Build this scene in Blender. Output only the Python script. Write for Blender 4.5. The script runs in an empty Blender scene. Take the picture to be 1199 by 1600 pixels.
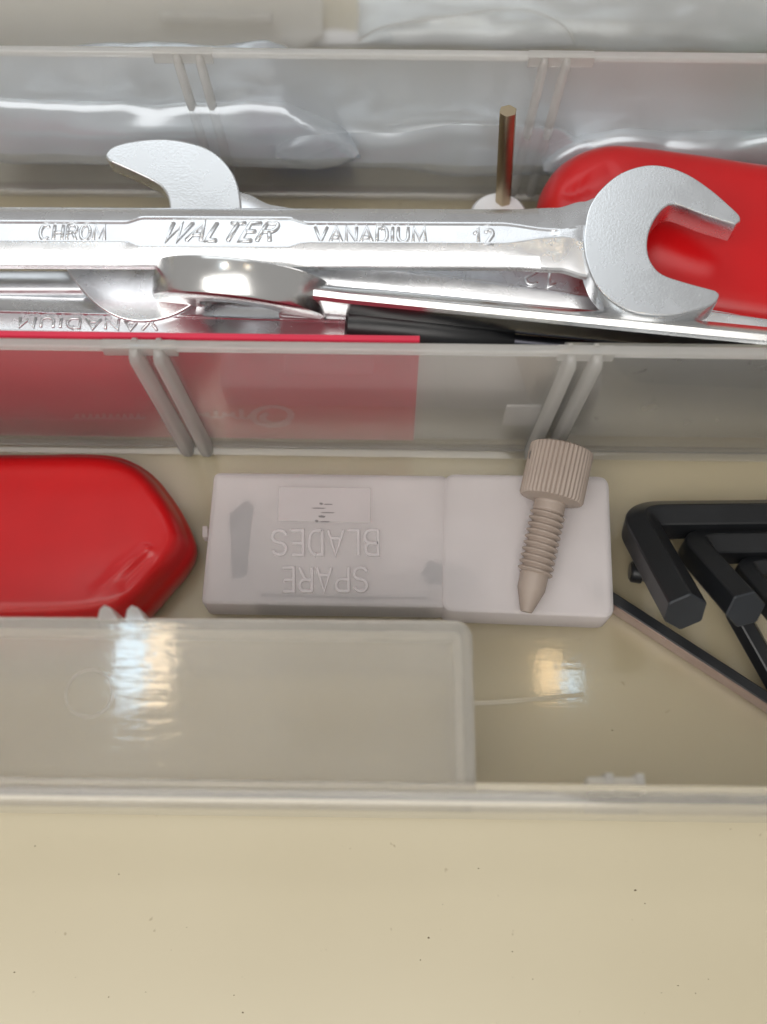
import bpy, bmesh, math, random
from mathutils import Vector, Matrix, noise

random.seed(7)
S = 0.00085                      # layout unit in metres (about a millimetre); compartment floor at z = 0
sc = bpy.context.scene
COL = sc.collection

# ------------------------------------------------------------------ camera
FPX, HC = 1740.0, 235.0          # focal length in photo pixels (1199x1600), lens height above the tray floor
TH = math.atan(600.0 / FPX)      # tilt away from straight down
CAM = Vector((0.0, -HC * math.tan(TH), HC))
cd = bpy.data.cameras.new('camera')
cam = bpy.data.objects.new('camera', cd); COL.objects.link(cam)
cam.location = CAM * S
cam.rotation_euler = (TH, 0, 0)
cd.sensor_fit = 'VERTICAL'; cd.sensor_height = 24.0
cd.lens = FPX / 1600.0 * 24.0
cd.clip_start = 0.005; cd.clip_end = 20
cd.dof.use_dof = True
cd.dof.focus_distance = 229 * S
cd.dof.aperture_fstop = cd.lens / 3.6      # entrance pupil of about 3 mm
sc.camera = cam

def P(u, v, z):
    """point at height z (mm) seen at photo pixel (u, v)"""
    a, b = (u - 599.5) / FPX, (800.0 - v) / FPX
    c, s = math.cos(TH), math.sin(TH)
    y, w = b * c + s, b * s - c
    t = (z - HC) / w
    return Vector((a * t, CAM.y + y * t, z))

# ------------------------------------------------------------------ light
w = bpy.data.worlds.new('World'); sc.world = w; w.use_nodes = True
wb = w.node_tree.nodes['Background']
wb.inputs[0].default_value = (1.0, 0.975, 0.945, 1); wb.inputs[1].default_value = 0.34

def area(name, loc, target, sx, sy, power, col, spread=180):
    l = bpy.data.lights.new(name, 'AREA'); l.shape = 'RECTANGLE'; l.size = sx * S; l.size_y = sy * S
    l.energy = power; l.color = col; l.spread = math.radians(spread)
    o = bpy.data.objects.new(name, l); COL.objects.link(o)
    o.location = Vector(loc) * S
    z = (Vector(loc) - Vector(target)).normalized(); y = Vector((0, 1, 0)); y = (y - z * y.dot(z)).normalized(); x = y.cross(z)
    o.rotation_euler = Matrix(((x.x, y.x, z.x), (x.y, y.y, z.y), (x.z, y.z, z.z))).to_euler()
    return o
area('window_light', (-240, -470, 860), (0, 20, 0), 1000, 700, 5.2, (1.0, 0.97, 0.93))
area('ceiling_light', (-230, 800, 950), (0, 60, 0), 1050, 620, 1.75, (0.90, 0.96, 1.0))

def mirror_lamp(name, u, v, z, sx, sy, col, rad, dist=700):
    """small lamp placed where the level surface at height z mirrors it at pixel (u, v)"""
    p = P(u, v, z); d = (p - CAM).normalized(); d.z = -d.z
    L = p + d * dist
    m = (dist + (p - CAM).length) / FPX
    sx *= m; sy *= m
    area(name, L, p, sx, sy, rad * math.pi * sx * sy * S * S, col)
mirror_lamp('cool_lamp', 205, 1028, 45, 40, 116, (0.60, 0.83, 1.0), 22)
mirror_lamp('warm_lamp', 250, 1024, 45, 40, 116, (1.0, 0.78, 0.52), 19)
mirror_lamp('warm_floor_glint', 858, 1054, 0, 36, 66, (1.0, 0.70, 0.36), 13)  # added lamp, there only for the warm glint on the tray floor
mirror_lamp('cool_floor_glint', 892, 1068, 0, 30, 38, (0.50, 0.78, 1.0), 13)  # added like the warm one, gives the floor its bluish glint

sc.view_settings.view_transform = 'Standard'; sc.view_settings.look = 'None'
sc.view_settings.exposure = 0.10; sc.view_settings.gamma = 1.0
sc.view_settings.use_curve_mapping = False
cy = sc.cycles
cy.use_denoising = True
try: cy.denoiser = 'OPENIMAGEDENOISE'
except Exception: pass
cy.max_bounces = 12; cy.transmission_bounces = 10; cy.transparent_max_bounces = 12
cy.glossy_bounces = 5; cy.diffuse_bounces = 6
cy.sample_clamp_indirect = 6.0
cy.blur_glossy = 0.5

# ------------------------------------------------------------------ materials
def new_mat(name):
    m = bpy.data.materials.new(name); m.use_nodes = True
    nt = m.node_tree; b = nt.nodes['Principled BSDF']
    return m, nt, b
def node(nt, t, **kw):
    n = nt.nodes.new(t)
    for k, v in kw.items():
        if k in n.inputs: n.inputs[k].default_value = v
        else: setattr(n, k, v)
    return n
def noise_tex(nt, scale, detail=4, rough=0.5, vec=None):
    n = node(nt, 'ShaderNodeTexNoise'); n.inputs['Scale'].default_value = scale
    n.inputs['Detail'].default_value = detail; n.inputs['Roughness'].default_value = rough
    if vec is not None: nt.links.new(vec, n.inputs['Vector'])
    return n
def coords(nt, sx=1, sy=1, sz=1):
    g = node(nt, 'ShaderNodeNewGeometry')
    mp = node(nt, 'ShaderNodeMapping'); mp.inputs['Scale'].default_value = (sx, sy, sz)
    nt.links.new(g.outputs['Position'], mp.inputs['Vector'])
    return mp.outputs[0]
def ramp(nt, fac, stops):
    r = node(nt, 'ShaderNodeValToRGB'); e = r.color_ramp.elements
    while len(e) < len(stops): e.new(0.5)
    for k, (p, c) in enumerate(stops):
        e[k].position = p; e[k].color = c if len(c) == 4 else (*c, 1)
    nt.links.new(fac, r.inputs[0]); return r
def bump(nt, b, h, strength, dist, prev=None, sock='Normal'):
    n = node(nt, 'ShaderNodeBump'); n.inputs['Strength'].default_value = strength
    n.inputs['Distance'].default_value = dist * S
    nt.links.new(h, n.inputs['Height'])
    if prev: nt.links.new(prev, n.inputs['Normal'])
    nt.links.new(n.outputs[0], b.inputs[sock]); return n.outputs[0]

def mat_table():
    m, nt, b = new_mat('table_laminate')
    v = coords(nt)
    n1 = noise_tex(nt, 9, 3, 0.5, v)
    r = ramp(nt, n1.outputs[0], [(0.3, (0.55, 0.485, 0.335)), (0.7, (0.605, 0.54, 0.385))])
    n2 = noise_tex(nt, 420, 2, 0.5, v)
    r2 = ramp(nt, n2.outputs[0], [(0.735, (1, 1, 1)), (0.78, (0.62, 0.56, 0.48))])
    mx = node(nt, 'ShaderNodeMixRGB', blend_type='MULTIPLY'); mx.inputs[0].default_value = 0.7
    nt.links.new(r.outputs[0], mx.inputs[1]); nt.links.new(r2.outputs[0], mx.inputs[2])
    nt.links.new(mx.outputs[0], b.inputs['Base Color'])
    n6 = noise_tex(nt, 34, 7, 0.7, v)
    mr = node(nt, 'ShaderNodeMapRange'); mr.inputs[1].default_value = 0.3; mr.inputs[2].default_value = 0.7
    mr.inputs[3].default_value = 0.29; mr.inputs[4].default_value = 0.34
    nt.links.new(n6.outputs[0], mr.inputs[0]); nt.links.new(mr.outputs[0], b.inputs['Roughness'])
    n3 = noise_tex(nt, 130, 3, 0.5, v)
    bump(nt, b, n3.outputs[0], 0.12, 0.25)
    return m

def mat_pp(name, milky, rough, col=(0.97, 0.955, 0.925), ior=1.30, wave=0.0, coat=0.7, rgh=0.0, coat_rough=0.035, back=0.5):
    """translucent polypropylene: rough clear body plus scattering haze, thin glossy skin"""
    m, nt, b = new_mat(name)
    b.inputs['Base Color'].default_value = (*col, 1)
    b.inputs['Transmission Weight'].default_value = 1.0
    b.inputs['Roughness'].default_value = rough
    b.inputs['IOR'].default_value = ior
    b.inputs['Coat Weight'].default_value = coat
    b.inputs['Coat Roughness'].default_value = coat_rough
    b.inputs['Coat IOR'].default_value = 1.49
    d = node(nt, 'ShaderNodeBsdfDiffuse'); d.inputs[0].default_value = (*col, 1)
    t = node(nt, 'ShaderNodeBsdfTranslucent'); t.inputs[0].default_value = (*col, 1)
    m1 = node(nt, 'ShaderNodeMixShader'); m1.inputs[0].default_value = back
    nt.links.new(d.outputs[0], m1.inputs[1]); nt.links.new(t.outputs[0], m1.inputs[2])
    m2 = node(nt, 'ShaderNodeMixShader')
    v = coords(nt)
    nz = noise_tex(nt, 60, 4, 0.6, v)
    mr = node(nt, 'ShaderNodeMapRange'); mr.inputs[1].default_value = 0.3; mr.inputs[2].default_value = 0.7
    mr.inputs[3].default_value = milky * 0.85; mr.inputs[4].default_value = milky * 1.15
    nt.links.new(nz.outputs[0], mr.inputs[0]); nt.links.new(mr.outputs[0], m2.inputs[0])
    nt.links.new(b.outputs[0], m2.inputs[1]); nt.links.new(m1.outputs[0], m2.inputs[2])
    nt.links.new(m2.outputs[0], nt.nodes['Material Output'].inputs['Surface'])
    prev = None
    if rgh:
        n2 = noise_tex(nt, 2500, 2, 0.5, v)
        prev = bump(nt, b, n2.outputs[0], rgh, 0.05)
        nt.links.new(prev, d.inputs['Normal'])
    if wave:
        vv = coords(nt, 90, 720, 60)
        n3 = noise_tex(nt, 1.0, 3, 0.6, vv)
        n4 = noise_tex(nt, 900, 2, 0.5, v)
        h1 = bump(nt, b, n3.outputs[0], 1.0, wave, None, 'Coat Normal')
        bump(nt, b, n4.outputs[0], 0.5, 0.012, h1, 'Coat Normal')
    return m

def mat_metal(name, col, rough, grain=0.0, gscale=1500, var=0.08):
    m, nt, b = new_mat(name)
    v = coords(nt)
    b.inputs['Metallic'].default_value = 1.0
    n1 = noise_tex(nt, 150, 4, 0.6, v)
    mr = node(nt, 'ShaderNodeMapRange'); mr.inputs[1].default_value = 0.3; mr.inputs[2].default_value = 0.7
    mr.inputs[3].default_value = rough - var; mr.inputs[4].default_value = rough + var
    nt.links.new(n1.outputs[0], mr.inputs[0]); nt.links.new(mr.outputs[0], b.inputs['Roughness'])
    b.inputs['Base Color'].default_value = (*col, 1)
    if grain:
        n2 = noise_tex(nt, gscale, 3, 0.6, v)
        bump(nt, b, n2.outputs[0], grain, 0.08)
    return m

def mat_plastic(name, col, rough, grain=0.0, gscale=900, var=0.12, coat=0.0, sss=0.0):
    m, nt, b = new_mat(name)
    v = coords(nt)
    n1 = noise_tex(nt, 70, 4, 0.6, v)
    c0 = tuple(x * (1 - var) for x in col); c1 = tuple(min(1, x * (1 + var)) for x in col)
    r = ramp(nt, n1.outputs[0], [(0.3, c0), (0.7, c1)])
    nt.links.new(r.outputs[0], b.inputs['Base Color'])
    b.inputs['Roughness'].default_value = rough
    b.inputs['Coat Weight'].default_value = coat; b.inputs['Coat Roughness'].default_value = 0.12
    n5 = noise_tex(nt, 110, 3, 0.5, v)
    mr = node(nt, 'ShaderNodeMapRange'); mr.inputs[1].default_value = 0.3; mr.inputs[2].default_value = 0.7
    mr.inputs[3].default_value = rough * 0.92; mr.inputs[4].default_value = rough * 1.1
    nt.links.new(n5.outputs[0], mr.inputs[0]); nt.links.new(mr.outputs[0], b.inputs['Roughness'])
    if sss:
        b.inputs['Subsurface Weight'].default_value = sss
        b.inputs['Subsurface Radius'].default_value = (1, 0.7, 0.5); b.inputs['Subsurface Scale'].default_value = 0.6 * S
    if grain:
        n2 = noise_tex(nt, gscale, 3, 0.6, v)
        bump(nt, b, n2.outputs[0], grain, 0.06)
    return m

def mat_film(name, tint, haze=0.18):
    m, nt, b = new_mat(name)
    b.inputs['Base Color'].default_value = (*tint, 1)
    b.inputs['Roughness'].default_value = 0.24
    b.inputs['Metallic'].default_value = 0.45
    b.inputs['IOR'].default_value = 1.5
    tr = node(nt, 'ShaderNodeBsdfTransparent')
    mx = node(nt, 'ShaderNodeMixShader')
    lw = node(nt, 'ShaderNodeLayerWeight'); lw.inputs[0].default_value = 0.35
    mr = node(nt, 'ShaderNodeMapRange'); mr.inputs[3].default_value = haze; mr.inputs[4].default_value = 0.75
    nt.links.new(lw.outputs['Facing'], mr.inputs[0])
    nt.links.new(mr.outputs[0], mx.inputs[0])
    nt.links.new(tr.outputs[0], mx.inputs[1]); nt.links.new(b.outputs[0], mx.inputs[2])
    nt.links.new(mx.outputs[0], nt.nodes['Material Output'].inputs['Surface'])
    return m

M = dict(
    table=mat_table(),
    pp=mat_pp('clear_polypropylene', 0.12, 0.14),
    ppback=mat_pp('hazy_polypropylene', 0.17, 0.42, (0.95, 0.955, 0.95)),
    ppfloor=mat_pp('tray_floor_polypropylene', 0.05, 0.20, (0.99, 0.965, 0.905), coat=0.8, wave=0.010),
    ppledge=mat_pp('ledge_polypropylene', 0.20, 0.24, (0.985, 0.955, 0.895), wave=0.05, coat=0.9),
    pprib=mat_pp('rib_polypropylene', 0.34, 0.32),
    case=mat_pp('frosted_case_plastic', 0.47, 0.50, (0.97, 0.925, 0.92), 1.3, coat=0.2, rgh=0.3, coat_rough=0.3, back=0.22),
    emboss=mat_plastic('embossed_case_plastic', (0.56, 0.52, 0.525), 0.4, 0.0, 600, 0.03),
    chrome=mat_metal('satin_chrome', (0.80, 0.81, 0.83), 0.27, 0.20, 2800, 0.05),
    chromeface=mat_metal('ground_chrome_face', (0.82, 0.84, 0.86), 0.26, 0.20, 2400, 0.06),
    polish=mat_metal('polished_chrome', (0.78, 0.78, 0.77), 0.22, 0.08, 2600, 0.04),
    steel=mat_metal('grey_steel', (0.62, 0.64, 0.66), 0.33, 0.15),
    ferrule=mat_metal('pale_ferrule_steel', (0.72, 0.73, 0.72), 0.38, 0.1),
    darksteel=mat_metal('dark_steel', (0.10, 0.10, 0.12), 0.38, 0.12),
    brass=mat_metal('bronze_steel', (0.50, 0.41, 0.28), 0.36, 0.15),
    steelreflect=mat_metal('steel_floor_reflection', (0.34, 0.25, 0.23), 0.34, 0.2),  # brown tint stands in for the floor reflected in the bar's side
    bladesteel=mat_metal('blade_steel', (0.07, 0.072, 0.085), 0.4, 0.0),
    red=mat_plastic('red_dipped_vinyl', (0.54, 0.003, 0.005), 0.30, 0.05, 600, 0.06, 0.0),
    redflat=mat_plastic('red_handle_plastic', (0.62, 0.02, 0.06), 0.4, 0.05, 600, 0.06),
    white=mat_plastic('white_plastic', (0.80, 0.80, 0.82), 0.35, 0.0, 600, 0.03),
    ink=mat_plastic('white_ink', (0.62, 0.22, 0.24), 0.5, 0.0, 600, 0.03),
    peek=mat_plastic('beige_engineering_plastic', (0.375, 0.305, 0.258), 0.50, 0.15, 1200, 0.10, 0.0, 0.08),
    nick=mat_plastic('nick_shade', (0.16, 0.14, 0.13), 0.8),
    smudge=mat_plastic('grey_smudge', (0.22, 0.20, 0.20), 0.7),
    black=mat_plastic('black_oxide', (0.012, 0.013, 0.015), 0.30, 0.26, 1400, 0.3),
    blackend=mat_plastic('black_oxide_end', (0.016, 0.019, 0.024), 0.45, 0.3, 1400, 0.3),
    film=mat_film('clear_bag_film', (0.76, 0.82, 0.88), 0.42),
    paper=mat_plastic('pale_label_paper', (0.52, 0.475, 0.475), 0.4, 0.1, 900, 0.05),
    blue=mat_plastic('blue_plastic', (0.10, 0.17, 0.36), 0.4),
    purple=mat_plastic('purple_plastic', (0.30, 0.16, 0.30), 0.4),
    green=mat_plastic('green_plastic', (0.01, 0.16, 0.10), 0.45),
    dust=mat_plastic('dust', (0.20, 0.16, 0.10), 0.9),
)

# ------------------------------------------------------------------ mesh helpers (world millimetres)
def make(name, verts, faces, mat, parent=None, origin=None, angle=32, bevel=0, segs=2, subsurf=0):
    o0 = Vector(origin) if origin is not None else (Vector(parent['_o']) if parent is not None else Vector((0, 0, 0)))
    me = bpy.data.meshes.new(name)
    me.from_pydata([tuple((Vector(v) - o0) * S) for v in verts], [], faces)
    me.update()
    bm = bmesh.new(); bm.from_mesh(me)
    bmesh.ops.recalc_face_normals(bm, faces=bm.faces)
    bm.to_mesh(me); bm.free()
    me.shade_smooth()
    me.set_sharp_from_angle(angle=math.radians(angle))
    me.materials.append(M[mat] if isinstance(mat, str) else mat)
    ob = bpy.data.objects.new(name, me); COL.objects.link(ob)
    if parent is not None:
        ob.parent = parent
        ob.location = (o0 - Vector(parent['_o'])) * S
    else:
        ob.location = o0 * S
    ob['_o'] = tuple(o0)
    if bevel:
        b = ob.modifiers.new('bevel', 'BEVEL'); b.width = bevel * S; b.segments = segs
        b.limit_method = 'ANGLE'; b.angle_limit = math.radians(40); b.harden_normals = False
    return ob
def root(name, loc, label, cat, group=None):
    o = bpy.data.objects.new(name, None); COL.objects.link(o); o.location = Vector(loc) * S
    o.empty_display_size = 0.005
    o['_o'] = tuple(loc); tag(o, label, cat, group); return o
def tag(o, label, cat, group=None):
    o['label'] = label; o['category'] = cat
    if group: o['group'] = group
    return o

def loft(rings, caps=True, closed=True):
    n = len(rings[0]); V = [v for r in rings for v in r]; F = []
    for i in range(len(rings) - 1):
        for j in range(n if closed else n - 1):
            k = (j + 1) % n
            F.append((i * n + j, i * n + k, (i + 1) * n + k, (i + 1) * n + j))
    if caps:
        F.append(tuple(range(n - 1, -1, -1))); F.append(tuple(range((len(rings) - 1) * n, len(rings) * n)))
    return V, F
def cubic(pts, per=6, closed=True):
    """Catmull-Rom through 2D points; a point given as (x, y, 1) is a hard corner"""
    out = []; n = len(pts)
    rng = range(n if closed else n - 1)
    for i in rng:
        p0, p1, p2, p3 = (pts[(i + k) % n] if closed else pts[max(0, min(n - 1, i + k))] for k in (-1, 0, 1, 2))
        a = p1 if len(p1) > 2 else p0
        d = p2 if len(p2) > 2 else p3
        for k in range(per):
            t = k / per; t2 = t * t; t3 = t2 * t
            out.append(tuple(0.5 * (2 * p1[c] + (p2[c] - a[c]) * t + (2 * a[c] - 5 * p1[c] + 4 * p2[c] - d[c]) * t2
                                    + (3 * p1[c] - a[c] - 3 * p2[c] + d[c]) * t3) for c in (0, 1)))
    if not closed: out.append(tuple(pts[-1][:2]))
    return out
def ccw(o):
    a = sum(o[i][0] * o[(i + 1) % len(o)][1] - o[(i + 1) % len(o)][0] * o[i][1] for i in range(len(o)))
    return o if a > 0 else o[::-1]
def inset(o, d):
    n = len(o); r = []
    for i in range(n):
        p, q, s = Vector(o[i - 1]), Vector(o[i]), Vector(o[(i + 1) % n])
        e1 = (q - p).normalized(); e2 = (s - q).normalized()
        t = (e1 + e2)
        if t.length < 1e-6: t = e1
        t.normalize()
        c = max(0.55, t.dot(e1))
        r.append((q.x - t.y * d / c, q.y + t.x * d / c))
    return r
def plate(outline, prof, m=0.15):
    """stack of inset copies of an outline; prof = [(inset, z), ...] bottom to top"""
    o = ccw(outline)
    (d0, z0), (d1, z1) = prof[0], prof[-1]
    prof = [(d0 + m, z0)] + list(prof) + [(d1 + m, z1)]      # flat margins keep the faces shading flat
    rings = [[(x, y, z) for x, y in (inset(o, d) if d else o)] for d, z in prof]
    return loft(rings)
def sweep(path, prof, up=Vector((0, 0, 1)), caps=True):
    rings = []; n = len(path); N = None
    for i, p in enumerate(path):
        t = (path[min(n - 1, i + 1)] - path[max(0, i - 1)]).normalized()
        N = (up - t * up.dot(t)) if N is None else (N - t * N.dot(t))
        N.normalize(); B = t.cross(N)
        rings.append([p + B * a + N * b for a, b in prof])
    return loft(rings, caps)
def fillet(pts, r, k=8):
    out = [pts[0]]
    for i in range(1, len(pts) - 1):
        a, b, c = pts[i - 1], pts[i], pts[i + 1]
        u = (a - b).normalized(); v = (c - b).normalized()
        p0, p2 = b + u * r, b + v * r
        for j in range(k + 1):
            t = j / k
            out.append(p0 * (1 - t) ** 2 + b * 2 * t * (1 - t) + p2 * t * t)
    out.append(pts[-1]); return out
def circle(r, n=20, ph=0):
    return [(r * math.cos(2 * math.pi * k / n + ph), r * math.sin(2 * math.pi * k / n + ph)) for k in range(n)]
def hexprof(af, ph=0, b=0.09):
    """hexagon across flats af with slightly broken corners"""
    R = af / math.sqrt(3); c = [Vector(p) for p in circle(R, 6, ph)]; o = []
    for i in range(6):
        p, q, s = c[i - 1], c[i], c[(i + 1) % 6]
        o += [tuple(q.lerp(p, b)), tuple(q.lerp(s, b))]
    return o
def box_between(A, B, prof):
    """extrude a profile [(across, z)] along the level line A-B; across is positive away from the camera"""
    d = (B - A).to_2d().normalized(); nrm = Vector((-d.y, d.x, 0))
    rings = [[Vector((E.x, E.y, 0)) + nrm * a + Vector((0, 0, z)) for a, z in prof] for E in (A, B)]
    return loft(rings)
def arc(cx, cy_, rx, ry, a0, a1, n=8):
    return [(cx + rx * math.cos(math.radians(a0 + (a1 - a0) * k / n)), cy_ + ry * math.sin(math.radians(a0 + (a1 - a0) * k / n))) for k in range(n + 1)]
G = {
 'S': [arc(.5, .74, .44, .26, 20, 180, 8) + arc(.5, .74, .44, .24, 180, 270, 4)[1:] + arc(.5, .26, .46, .24, 90, 0, 4)[1:] + arc(.5, .26, .46, .26, 0, -160, 8)[1:]],
 'P': [[(.08, 0), (.08, 1)], [(.08, 1), (.6, 1)] + arc(.62, .75, .33, .25, 90, -90, 8) + [(.08, .5)]],
 'A': [[(0, 0), (.5, 1), (1, 0)], [(.2, .32), (.8, .32)]],
 'R': [[(.08, 0), (.08, 1)], [(.08, 1), (.6, 1)] + arc(.62, .76, .33, .24, 90, -90, 8) + [(.08, .52)], [(.55, .52), (.97, 0)]],
 'E': [[(.95, 1), (.1, 1), (.1, 0), (1, 0)], [(.1, .52), (.88, .52)]],
 'B': [[(.08, 0), (.08, 1), (.55, 1)] + arc(.58, .76, .32, .24, 90, -90, 8) + [(.08, .52)], [(.55, .52)] + arc(.6, .26, .36, .26, 90, -90, 8) + [(.08, 0)]],
 'L': [[(.12, 1), (.12, 0), (.95, 0)]],
 'D': [[(.1, 0), (.1, 1), (.5, 1)] + arc(.5, .6, .45, .4, 90, 0, 5) + arc(.5, .4, .45, .4, 0, -90, 5) + [(.1, 0)]],
 'C': [arc(.52, .5, .46, .5, 45, 315, 14)],
 'H': [[(.08, 0), (.08, 1)], [(.92, 0), (.92, 1)], [(.08, .5), (.92, .5)]],
 'O': [arc(.5, .5, .46, .5, 0, 360, 20)],
 'M': [[(.04, 0), (.10, 1), (.5, .25), (.90, 1), (.96, 0)]],
 'W': [[(0, 1), (.22, 0), (.5, .9), (.78, 0), (1, 1)]],
 'T': [[(0, 1), (1, 1)], [(.5, 1), (.5, 0)]],
 'V': [[(0, 1), (.5, 0), (1, 1)]],
 'N': [[(.08, 0), (.08, 1), (.92, 0), (.92, 1)]],
 'I': [[(.5, 0), (.5, 1)]],
 'U': [[(.08, 1), (.08, .4)] + arc(.5, .36, .42, .36, 180, 360, 8) + [(.92, 1)]],
 '1': [[(.1, .72), (.55, 1), (.55, 0)]],
 '2': [arc(.5, .72, .42, .28, 160, -20, 8) + [(.06, 0), (.96, 0)]],
}
WID = dict(I=.22, L=.8, M=1.15, W=1.35, E=.85, T=.95)
def stroke_word(word, pos, wd, height, gap=0.30, flat=0.5):
    ws = [WID.get(c, 1.0) for c in word]; tot = sum(ws) + gap * (len(word) - 1); p = 0; out = []
    for ch, w_ in zip(word, ws):
        V, F = [], []; hgt = height
        for li, line in enumerate(G[ch]):
            hgt += 0.013 if li else 0
            q = [pos((p + x * w_) / tot, y) for x, y in line]; n = len(q); rings = []
            for i in range(n):
                t1 = (q[i] - q[i - 1]).normalized() if i else (q[1] - q[0]).normalized()
                t2 = (q[i + 1] - q[i]).normalized() if i < n - 1 else t1
                t = (t1 + t2)
                t = t.normalized() if t.length > 1e-4 else t1
                c = max(0.55, t.dot(t1)); e = Vector((t.y, -t.x, 0)) / c; k = Vector((0, 0, 1))
                rings.append([q[i] + e * wd - k * .15, q[i] + e * wd * .85 + k * hgt * .7, q[i] + e * wd * flat + k * hgt, q[i] - e * wd * flat + k * hgt, q[i] - e * wd * .85 + k * hgt * .7, q[i] - e * wd - k * .15])
            first, last = rings[0], rings[-1]
            d0 = (q[0] - q[1]).normalized() * wd * .5; d1 = (q[-1] - q[-2]).normalized() * wd * .5
            c0 = sum(first, Vector()) / 6; c1 = sum(last, Vector()) / 6
            rings = [[c0.lerp(v, .5) + d0 - Vector((0, 0, hgt * .25)) for v in first]] + rings + [[c1.lerp(v, .5) + d1 - Vector((0, 0, hgt * .25)) for v in last]]
            v_, f_ = loft(rings); i0 = len(V); V += v_; F += [tuple(i + i0 for i in f) for f in f_]
        out.append((V, F)); p += w_ + gap
    return out

# ------------------------------------------------------------------ the table
TZ = -3.2
o = make('table_top', [(-700, -700, TZ), (700, -700, TZ), (700, 700, TZ), (-700, 700, TZ)], [(0, 1, 2, 3)], 'table')
o['kind'] = 'structure'

# ------------------------------------------------------------------ the organizer box
WT = 47.0                                     # height of the walls
box = root('organizer_box', (0, 40, TZ), 'translucent plastic organizer box divided into long open compartments', 'organizer box')
def wall_line(ua, va, ub, vb, z, x0=-150, x1=150):
    a, b = P(ua, va, z), P(ub, vb, z)
    k = (b.y - a.y) / (b.x - a.x)
    return Vector((x0, a.y + k * (x0 - a.x), 0)), Vector((x1, a.y + k * (x1 - a.x), 0))
def wprof(t, top, bot=-0.6, draft=0.35, r=0.4):
    h = t / 2
    return [(-h - draft, bot), (-h, top - r), (-h + r, top - 0.15), (h - r, top - 0.15), (h, top - r), (h + draft, bot)]
def partition(ua, va, ub, vb, thick, top, mat='pp'):
    A, B = wall_line(ua, va, ub, vb, top)
    V, F = box_between(A, B, wprof(thick, top))
    W = make('partition_wall', V, F, mat, box, angle=14)
    h = thick / 2 + 0.12
    V, F = box_between(A, B, [(-h, top - 1.3), (-h, top + 0.02), (-h + 0.35, top + 0.25), (h - 0.35, top + 0.25), (h, top + 0.02), (h, top - 1.3)])
    make('rim', V, F, 'pprib', W, angle=60)
    return W, A, B
def rib(parent, A, B, u, vtop, side, depth, width, top, flare=0.0):
    d = (B - A).normalized(); n = Vector((-d.y, d.x, 0)) * side
    p = P(u, vtop, top); s = (p - A).dot(d); base = A + d * s
    rings = []
    for z, dd, ww in ((0.0, depth + flare, width * 1.15), (top * 0.5, depth + flare * 0.4, width), (top - 2.4, depth, width * 0.95), (top - 1.0, depth * 0.8, width * 0.85), (top - 0.1, depth * 0.25, width * 0.7)):
        c = base + Vector((0, 0, z)) + d * ((599.5 - u) / 390.0 * 2.6 * (1 - z / top)); h = ww / 2
        rings.append([c - d * h + n * 0.5, c - d * h * 0.95 + n * (0.8 + dd - 0.5), c - d * h * 0.5 + n * (0.8 + dd), c + d * h * 0.5 + n * (0.8 + dd), c + d * h * 0.95 + n * (0.8 + dd - 0.5), c + d * h + n * 0.5])
    V, F = loft(rings)
    return make('rib', V, F, 'pprib', parent, angle=60)

mid, mA, mB = partition(0, 535, 1199, 550, 1.6, WT)
for u in (209, 247): rib(mid, mA, mB, u, 537, -1, 2.6, 2.4, WT, 0.5); rib(mid, mA, mB, u - 1, 537, 1, 0.9, 1.6, WT + 0.7)
for u in (894, 935): rib(mid, mA, mB, u, 545, -1, 2.6, 2.4, WT, 0.5); rib(mid, mA, mB, u - 1, 545, 1, 0.9, 1.6, WT + 0.7)
back, bA, bB = partition(0, 76, 1199, 88, 1.4, WT, 'ppback')
for u in (276, 311): rib(back, bA, bB, u, 78, -1, 1.6, 1.9, WT)
for u in (852, 887): rib(back, bA, bB, u, 84, -1, 1.6, 1.9, WT)
far, fA, fB = partition(0, -42, 1199, -22, 1.4, WT - 6)
# thickened seats on the wall tops where a divider can be pushed in
def seat(parent, A, B, ua, ub, v, top, t):
    a, b = P(ua, v, top), P(ub, v, top); d = (B - A).normalized()
    a = A + d * (a - A).dot(d); b = A + d * (b - A).dot(d)
    V, F = box_between(a, b, [(-t / 2, top - 3), (-t / 2, top + 0.2), (t / 2, top + 0.2), (t / 2, top - 3)])
    make('divider_seat', V, F, 'pprib', parent, bevel=0.25)
seat(mid, mA, mB, 158, 276, 537, WT, 2.0); seat(mid, mA, mB, 872, 962, 546, WT, 2.0)
seat(back, bA, bB, 238, 332, 78, WT, 1.9); seat(back, bA, bB, 826, 930, 84, WT, 1.9)

# front wall with its flange
RT = 46.0
frA, frB = wall_line(0, 1232, 1199, 1248, RT)
V, F = box_between(frA, frB, [(-0.9, -0.6), (-0.9, RT - 1.6), (-2.5, RT - 1.9), (-2.7, RT - 1.2), (-2.2, RT - 0.4), (-1.2, RT), (1.6, RT), (2.0, RT - 0.5), (1.2, RT - 1.6), (0.9, RT - 2.4), (0.9, -0.6)])
front = make('front_wall', V, F, 'pp', box, angle=45)
d = (frB - frA).normalized()
a, b = P(918, 1206, RT - 4), P(1004, 1206, RT - 4)
for nm, uu, uv in (('catch_tab', 918, 1004),):
    a, b = P(uu, 1200, RT - 3), P(uv, 1200, RT - 3)
    c0 = frA + d * (a - frA).dot(d); c1 = frA + d * (b - frA).dot(d)
    V, F = box_between(c0, c1, [(0.8, RT - 9), (3.6, RT - 7), (3.6, RT - 3.4), (0.8, RT - 2.4)])
    tab = make(nm, V, F, 'pprib', front, bevel=0.4)
    for uw in (952, 1000):
        c = frA + d * (P(uw, 1200, RT - 3) - frA).dot(d)
        V, F = box_between(c - d * 0.7, c + d * 0.7, [(0.9, RT - 9), (4.2, RT - 7), (4.2, RT - 2.8), (0.9, RT - 2.0)])
        make('rib', V, F, 'pprib', front, bevel=0.3)

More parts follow.
